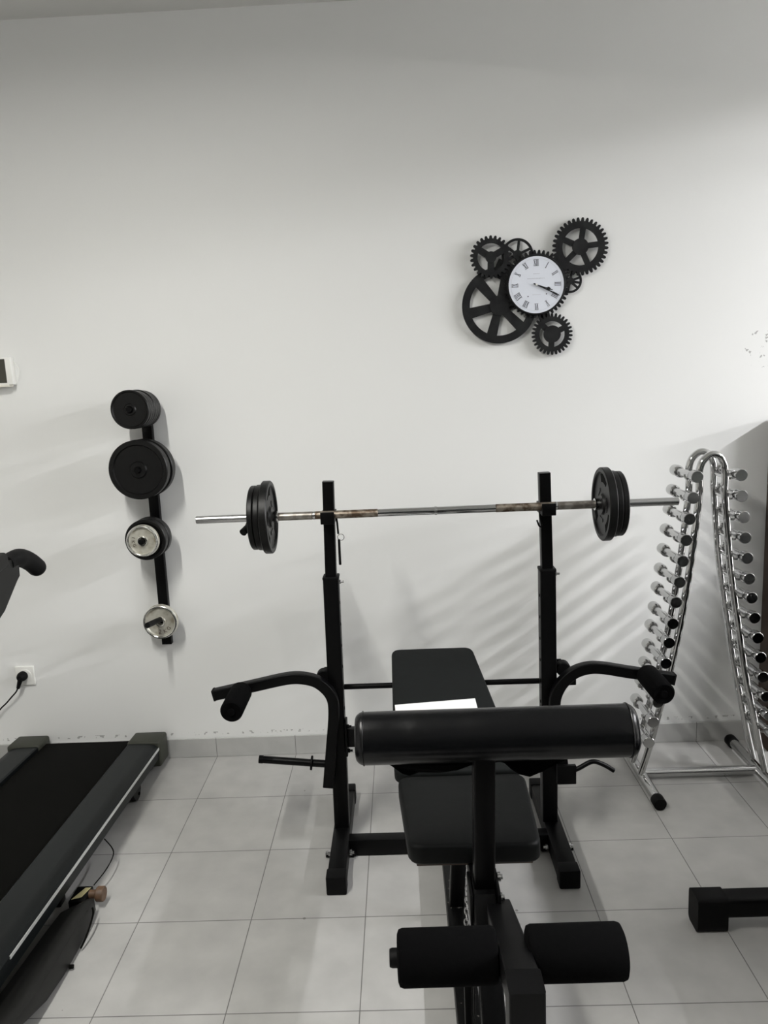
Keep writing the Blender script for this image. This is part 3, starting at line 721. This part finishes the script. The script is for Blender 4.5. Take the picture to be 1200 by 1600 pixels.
# ------------------------------------------------------------------ dumbbell rack
rack = thing('dumbbell_rack', (1.13, 2.8, 0), 'chrome A-shaped dumbbell rack of bent tubes standing by the back wall', 'dumbbell rack')
LT = [(.888, .052), (.921, .167), (.950, .29), (.979, .41), (1.004, .53), (1.026, .65), (1.045, .78), (1.061, .90), (1.074, 1.03), (1.084, 1.15)]
RTt = [(1.362, .052), (1.334, .167), (1.308, .29), (1.282, .40), (1.259, .52), (1.238, .646), (1.218, .76), (1.198, .891), (1.184, 1.03), (1.172, 1.15)]
CT = [(1.082, 1.225), (1.093, 1.265), (1.118, 1.289), (1.148, 1.282), (1.166, 1.25), (1.171, 1.21)]
for y in (2.745, 2.845):
    b = B(); tube(b, smooth_path([(x-.004 if x < 1.1 else x, y, z) for x, z in LT+CT+RTt[::-1]], 5), .0128, 18, Vector((0, 1, 0))); finish('bent_tube', b, M['chrome'], rack)
for x in (.903, 1.362):
    b = B(); tube(b, [(x, 2.60, .026), (x, 3.03, .026)], .0195, 20, Vector((0, 0, 1))); fb = finish('foot_tube', b, M['chrome'], rack)
    for y0, y1 in ((2.572, 2.615), (3.015, 3.06)):
        b = B(); lathe(b, [(0, y0), (.022, y0), (.0245, y0+.004), (.0245, y1-.004), (.022, y1), (0, y1)], (x, 0, .025), (0, 1, 0), 20); finish('rubber_foot', b, M['rubber'], fb)
b = B(); tube(b, [(.915, 2.80, .026), (1.35, 2.80, .026)], .0175, 20); finish('floor_tube', b, M['satin'], rack)
DL = [(1.045, 1.219), (1.033, 1.144), (1.022, 1.068), (1.012, .991), (1.002, .914), (.992, .836), (.981, .761), (.971, .681), (.959, .608), (.949, .529), (.937, .455), (.923, .377), (.907, .299), (.892, .217)]
DR = [(1.1995, 1.219), (1.204, 1.144), (1.214, 1.067), (1.221, .992), (1.231, .917), (1.241, .84), (1.253, .768), (1.266, .692), (1.281, .615), (1.294, .539), (1.306, .462), (1.321, .386), (1.337, .31), (1.354, .234)]
for side, D in ((-1, DL), (1, DR)):
    for (x, z) in D:
        b = B()
        for y in (2.745, 2.845):   # cradle prongs below each dumbbell, bent up at the tip
            tube(b, smooth_path([(x-side*.030, y, z-.012), (x-side*.012, y, z-.0195), (x+side*.004, y, z-.0185), (x+side*.019, y, z-.008), (x+side*.020, y, z+.002)], 4), .0042, 8)
        tube(b, [(x-side*.026, 2.745, z-.012), (x-side*.026, 2.845, z-.012)], .008, 10, Vector((0, 0, 1)))
        finish('cradle', b, M['chrome'], rack)
proto = thing('dumbbell', (0, 0, 0), '', 'dumbbell')
b = B(); lathe(b, [(0, .01), (.0115, .01), (.0125, .06), (.0138, .1), (.0125, .14), (.0115, .19), (0, .19)], (0, 0, 0), (0, 1, 0), 20); finish('handle', b, M['satin'], proto)
for flip in (0, 1):
    pr = [(0, 0), (.0198, 0), (.0215, .0018), (.0215, .030), (.0200, .040), (.0150, .046), (0, .046)]
    if flip: pr = [(r, .222-t) for r, t in pr][::-1]
    b = B(); lathe(b, pr, (0, 0, 0), (0, 1, 0), 28); finish('head', b, M['chrome_darkened'] if not flip else M['chrome'], proto)
ordn = ['topmost', 'second from the top', 'third from the top', 'fourth from the top', 'fifth from the top', 'sixth from the top', 'seventh from the top', 'eighth from the top', 'ninth from the top', 'tenth from the top', 'eleventh from the top', 'twelfth from the top', 'thirteenth from the top', 'lowest']
first = True
for side, D in (('left', DL), ('right', DR)):
    for k, (x, z) in enumerate(D):
        o = proto if first else copy_tree(proto); first = False
        o.location = (x, 2.675, z)
        o['label'] = 'small chrome dumbbell, %s on the %s side of the chrome rack' % (ordn[k], side)
        o['group'] = 'chrome dumbbells on the ' + side + ' side of the rack'

# ------------------------------------------------------------------ treadmill
tm = thing('treadmill', (-1.395, 1.9, 0), 'dark grey treadmill with a black belt standing at the left by the back wall', 'treadmill')
def ty(y, z): return z+.041*(3.0-y)      # deck rises towards the console
XO, XI, XIL, XOL = -1.072, -1.203, -1.588, -1.719
def slab(bm_, x0, x1, y0, y1, za, zb_, bev=.004, seg=2):
    hexa(bm_, [(x0, y0, ty(y0, za)), (x1, y0, ty(y0, za)), (x1, y1, ty(y1, za)), (x0, y1, ty(y1, za)), (x0, y0, ty(y0, zb_)), (x1, y0, ty(y0, zb_)), (x1, y1, ty(y1, zb_)), (x0, y1, ty(y1, zb_))], bev, seg)
Y0 = 1.45
b = B(); slab(b, XI-.002, XIL+.002, Y0, 3.045, .085, .116, .006); finish('running_belt', b, M['belt'], tm)
b = B(); slab(b, XI-.03, XIL+.03, Y0, 3.02, .055, .084, .002); finish('deck_board', b, M['cover'], tm)
for x0, x1 in ((XI, XO), (XOL, XIL)):
    b = B()
    # cross-section of the extruded rail: sloping top and a rounded outer lip
    sgn = 1 if x1 == XO else -1
    xo = x1 if sgn > 0 else x0; xi = x0 if sgn > 0 else x1
    sec = [(xi, .092), (xi, .127), (xi+sgn*.006, .131), (xi+sgn*.085, .130), (xo-sgn*.022, .1265), (xo-sgn*.008, .119), (xo, .108), (xo-sgn*.004, .060), (xo-sgn*.02, .055), (xi+sgn*.02, .055)]
    A = [b.verts.new((x, Y0, ty(Y0, z))) for x, z in sec]; C = [b.verts.new((x, 2.985, ty(2.985, z))) for x, z in sec]
    n = len(sec)
    for i in range(n): b.faces.new((A[i], A[(i+1) % n], C[(i+1) % n], C[i]))
    b.faces.new(A[::-1]); b.faces.new(C)
    rl = finish('side_rail', b, M['rail'], tm, angle=25)
    b = B(); yA = 1.735
    slab(b, min(xo, xo+sgn*.0015)-.0005, max(xo, xo+sgn*.0015)+.0005, yA, 2.975, .1005, .1105, 0); finish('silver_stripe', b, M['stripe'], rl, smooth=False)
    b = B(); slab(b, x0-(.004 if sgn < 0 else .004), x1+.006 if sgn > 0 else x1+.004, 2.972, 3.082, .022, .139, .012, 3); finish('end_cap', b, M['endcap'], tm)
    b = B(); xx = xo-sgn*.035
    prism(b, [(2.68, .085), (2.80, .085), (2.795, .03), (2.775, .006), (2.75, .002), (2.735, .01)], lambda u, v, d: Vector((xx+sgn*d, u, v)), 0, .012); wb = finish('wheel_bracket', b, M['cover'], tm, smooth=False)
    b = B(); lathe(b, [(0, -.03), (.026, -.03), (.028, -.027), (.028, -.003), (.026, 0), (0, 0)], (xx-.004 if sgn > 0 else xx+.034, 2.768, .029), (1, 0, 0), 24); finish('wheel', b, M['rubber'], wb)
    b = B(); lathe(b, [(0, 0), (.006, 0), (.006, .004), (0, .004)], (xx+sgn*.012, 2.768, .022), (sgn, 0, 0), 12); finish('axle_bolt', b, M['belt'], wb)
# rear roller
b = B(); lathe(b, [(0, XIL), (.021, XIL), (.021, XI), (0, XI)], (0, 3.03, .090), (1, 0, 0), 20); finish('rear_roller', b, M['belt'], tm)
# base frame and the moulded arm cover along the right side
b = B()
sec0 = []
stations = [(2.095, -1.06, -1.002, .0, .040, .058), (2.05, -1.09, -.994, .0, .046, .076), (1.95, -1.095, -.990, 0, .052, .083), (1.85, -1.097, -.990, 0, .058, .084), (1.75, -1.10, -.991, .012, .063, .086), (1.66, -1.105, -.995, .04, .070, .090), (1.55, -1.11, -1.005, .07, .085, .105), (1.42, -1.115, -1.02, .09, .11, .13), (1.25, -1.12, -1.03, .11, .15, .17)]
rings = []
for y, xa, xb_, z0, zi, zc in stations:
    wd = xb_-xa
    rings.append([b.verts.new(p) for p in [(xa, y, z0+.002), (xa, y, zi), (xa+wd*.42, y, zi+(zc-zi)*.35), (xa+wd*.60, y, zc*.97), (xb_-.016, y, zc), (xb_-.002, y, zc*.93), (xb_, y, z0+.020), (xb_-.008, y, z0+.001)]])
for r0, r1 in zip(rings, rings[1:]):
    for i in range(8): b.faces.new((r0[i], r0[(i+1) % 8], r1[(i+1) % 8], r1[i]))
b.faces.new(rings[0][::-1]); b.faces.new(rings[-1])
ac = finish('arm_cover', b, M['cover'], tm, angle=40)
b = B(); lathe(b, [(0, 0), (.013, 0), (.013, .022), (.0205, .023), (.023, .026), (.023, .044), (.021, .047), (0, .047)], (-1.035, 2.135, .044), (1, 0, 0), 28); finish('knob', b, M['knob'], ac)
b = B(); box(b, -1.085, -1.034, 2.09, 2.165, .004, .052, .004); kb = finish('knob_bracket', b, M['steel'], ac)
b = B(); hexa(b, [(-1.078, 2.10, .0515), (-1.05, 2.11, .0515), (-1.038, 2.155, .0515), (-1.055, 2.155, .0515), (-1.078, 2.10, .053), (-1.05, 2.11, .053), (-1.038, 2.155, .053), (-1.055, 2.155, .053)]); finish('sticker', b, M['sticker'], kb, smooth=False)
b = B(); tube(b, smooth_path([(-1.07, 2.36, .09), (-1.03, 2.33, .06), (-1.022, 2.25, .055), (-1.035, 2.17, .05)]), .002, 6); finish('wire', b, M['belt'], tm)
b = B(); tube(b, smooth_path([(-.99, 2.05, .06), (-.982, 2.03, .05), (-.980, 1.98, .03), (-.986, 1.94, .012)]), .003, 6); finish('wire', b, M['belt'], ac)
b = B(); lathe(b, [(0, 0), (.006, 0), (.006, .012), (0, .012)], (-.99, 1.87, .012), (1, 0, 0), 10); finish('bolt', b, M['belt'], ac)
b = B(); box(b, -1.66, -1.13, 2.13, 2.17, .003, .043, .003); finish('base_bar', b, M['steel'], tm)
b = B(); box(b, -1.74, -1.05, .80, 1.46, .02, .30, .04, 4); finish('motor_hood', b, M['cover'], tm)
for x in (-1.10, -1.70):
    b = B(); sweep(b, [(x, 1.25, .15), (x, 1.42, 1.08)], rrect(.025, .05, .008), Vector((0, 1, 0))); cm = finish('console_column', b, M['steel'], tm)
b = B(); hexa(b, [(-1.72, 1.30, 1.03), (-1.08, 1.30, 1.03), (-1.08, 1.52, 1.0), (-1.72, 1.52, 1.0), (-1.72, 1.18, 1.30), (-1.08, 1.18, 1.30), (-1.08, 1.50, 1.10), (-1.72, 1.50, 1.10)], .015, 3); cs = finish('console', b, M['cover'], tm)
b = B(); hexa(b, [(-1.55, 1.245, 1.262), (-1.25, 1.245, 1.262), (-1.25, 1.46, 1.128), (-1.55, 1.46, 1.128), (-1.55, 1.248, 1.27), (-1.25, 1.248, 1.27), (-1.25, 1.463, 1.136), (-1.55, 1.463, 1.136)]); finish('display', b, M['screen'], cs, smooth=False)
for x in (-1.05, -1.745):
    b = B(); sweep(b, [(x, 1.50, 1.115), (x, 1.66, 1.15), (x, 1.80, 1.172), (x, 1.90, 1.185)], rrect(.02, .022, .01), Vector((1, 0, 0))); hr = finish('handrail', b, M['cover'], tm)
    b = B(); prism(b, [(1.46, 1.00), (1.50, 1.12), (1.80, 1.185), (1.935, 1.178), (1.958, 1.155), (1.955, 1.128), (1.938, 1.118), (1.86, 1.06), (1.74, 1.01), (1.6, .97)], lambda u, v, d: Vector((x+d, u, v)), -.018, .018); finish('handrail_web', b, M['cover'], hr, smooth=False)
    b = B(); sweep(b, smooth_path([(x, 1.925, 1.168), (x, 1.965, 1.171), (x, 2.01, 1.164), (x, 2.055, 1.142), (x, 2.088, 1.118)], 6), circ(.0255, 24), Vector((1, 0, 0)), scales=[.86]*3+[.86+.14*min(1, i/6) for i in range(22)])
    lathe(b, [(.0255, 0), (.0235, .009), (.018, .017), (.009, .022), (0, .0235)], (x, 2.0875, 1.1185), (0, .80, -.60), 24)
    finish('grip', b, M['rubber'], hr)

# ------------------------------------------------------------------ wall socket, plug and cord
so = thing('wall_socket', (-1.666, YW, .405), 'white square wall socket with a black plug in it at the lower left', 'wall socket')
b = B(); box(b, -1.709, -1.625, YW-.010, YW, .362, .449, .004, 3); finish('face_plate', b, M['plastic'], so)
b = B(); lathe(b, [(.027, 0), (.031, .001), (.031, .003), (.027, .004)], (-1.667, YW-.009, .405), (0, -1, 0), 36); finish('socket_ring', b, M['plastic'], so)
pl = thing('plug', (-1.675, YW-.014, .408), 'black round plug with a cord, pushed into the white wall socket', 'plug')
b = B(); lathe(b, [(0, 0), (.021, 0), (.021, .014), (.017, .026), (.010, .034), (0, .034)], (-1.672, YW-.0145, .409), (0, -1, 0), 28)
tube(b, smooth_path([(-1.672, YW-.038, .405), (-1.679, YW-.040, .385), (-1.688, YW-.039, .362)]), .0105, 14, scales=[1.1-.035*i for i in range(13)]); pb_ = finish('plug_body', b, M['rubber'], pl)
b = B(); tube(b, smooth_path([(-1.688, YW-.039, .365), (-1.70, YW-.037, .345), (-1.725, YW-.034, .32), (-1.753, YW-.03, .292), (-1.79, YW-.03, .258), (-1.85, YW-.04, .18), (-1.90, YW-.08, .06), (-1.90, YW-.15, .006), (-1.86, YW-.6, .006)]), .0032, 10); finish('cord', b, M['rubber'], pl)

# ------------------------------------------------------------------ framed panel at the left edge
fp = thing('wall_panel', (-1.68, YW, 1.70), 'white framed dark panel on the wall at the left edge, above the treadmill handle', 'wall panel')
b = B(); hexa(b, [(-1.83, YW-.045, 1.650), (-1.5415, YW-.045, 1.650), (-1.548, YW, 1.650), (-1.83, YW, 1.650), (-1.83, YW-.045, 1.7575), (-1.5415, YW-.045, 1.7575), (-1.548, YW, 1.7575), (-1.83, YW, 1.7575)], .003); finish('casing', b, M['plastic'], fp)
b = B(); box(b, -1.82, -1.5645, YW-.0465, YW-.044, 1.6575, 1.7515, .001, 1); finish('screen', b, M['screen'], fp)
b = B(); box(b, -1.826, -1.560, YW-.049, YW-.003, 1.641, 1.6515, .002); finish('lower_edge', b, M['cream'], fp)
b = B(); tube(b, smooth_path([(-1.546, YW-.01, 1.742), (-1.530, YW-.018, 1.722), (-1.524, YW-.018, 1.70), (-1.540, YW-.012, 1.665)]), .0014, 6); finish('hanging_wire', b, M['plastic'], fp)

# ------------------------------------------------------------------ machine foot at the right edge
mf = thing('exercise_machine', (1.1, 1.98, 0), 'black steel machine base with a square rubber foot, cut by the right edge', 'exercise machine')
b = B(); sweep(b, [(.875, 1.985, .069), (1.75, 1.985, .073)], rrect(.031, .030, .012), Vector((0, 0, 1))); finish('base_tube', b, M['steel'], mf)
for x0, x1 in ((.797, .884), (1.73, 1.815)):
    b = B(); sweep(b, [(x0, 1.984, .052), (x1, 1.984, .052)], rrect(.036, .053, .017), Vector((0, 0, 1))); finish('rubber_foot', b, M['rubber'], mf)
b = B(); box(b, 1.29, 1.35, 1.6, 1.96, .045, .10, .006); finish('long_tube', b, M['steel'], mf)
b = B(); sweep(b, [(1.40, 1.985, .10), (1.40, 1.985, .62)], rrect(.028, .028, .006), Vector((0, 1, 0))); finish('column', b, M['steel'], mf)
b = B(); box(b, 2.0, 2.5, 1.3, 2.45, .0, 1.32, .01); finish('unseen_light_blocker', b, M['cover'], mf)  # unseen block, added to shade the floor and lower wall from the right
b = B(); box(b, 1.15, 2.42, .25, 1.68, .10, .46, .05, 4); finish('added_dark_block', b, M['vinyl'], mf)  # unseen, added so the lower dumbbell ends reflect something dark
b = B(); box(b, 1.2, 2.35, .3, 1.63, .0, .10, .01); finish('added_dark_base', b, M['steel'], mf)  # lower part of the added block, dark for the same reflections
b = B(); box(b, 1.30, 2.05, 1.94, 2.03, .045, .10, .006); finish('base_tube', b, M['steel'], mf)

b = B(); box(b, -1.2, 3.6, -4.2, -.45, 0, .012, .004, 1)  # added out of view so the chrome mirrors a dark floor
tag(finish('added_dark_mat', b, M['rubber'], None, origin=(1.2, -2.3, 0)), 'added unseen black mat on the floor behind the camera, darkening the chrome reflections', 'mat')
# ------------------------------------------------------------------ cabinet at the right edge
cbn = thing('cabinet', (1.75, 3.04, 0), 'tall dark brown wooden cabinet against the back wall at the right edge', 'cabinet')
b = B(); box(b, 1.490, 2.094, 2.985, YW-.009, .0, 1.385, .003); finish('body', b, M['wood'], cbn)
for x0, x1, hx in ((1.499, 1.789, 1.769), (1.795, 2.085, 1.815)):
    b = B(); box(b, x0, x1, 2.972, 2.984, .05, 1.375, .002); dr = finish('door', b, M['wood'], cbn)
    b = B(); lathe(b, [(0, 0), (.006, 0), (.006, .01), (.012, .014), (.012, .02), (0, .023)], (hx, 2.972, .75), (0, -1, 0), 16); finish('knob', b, M['satin'], dr)
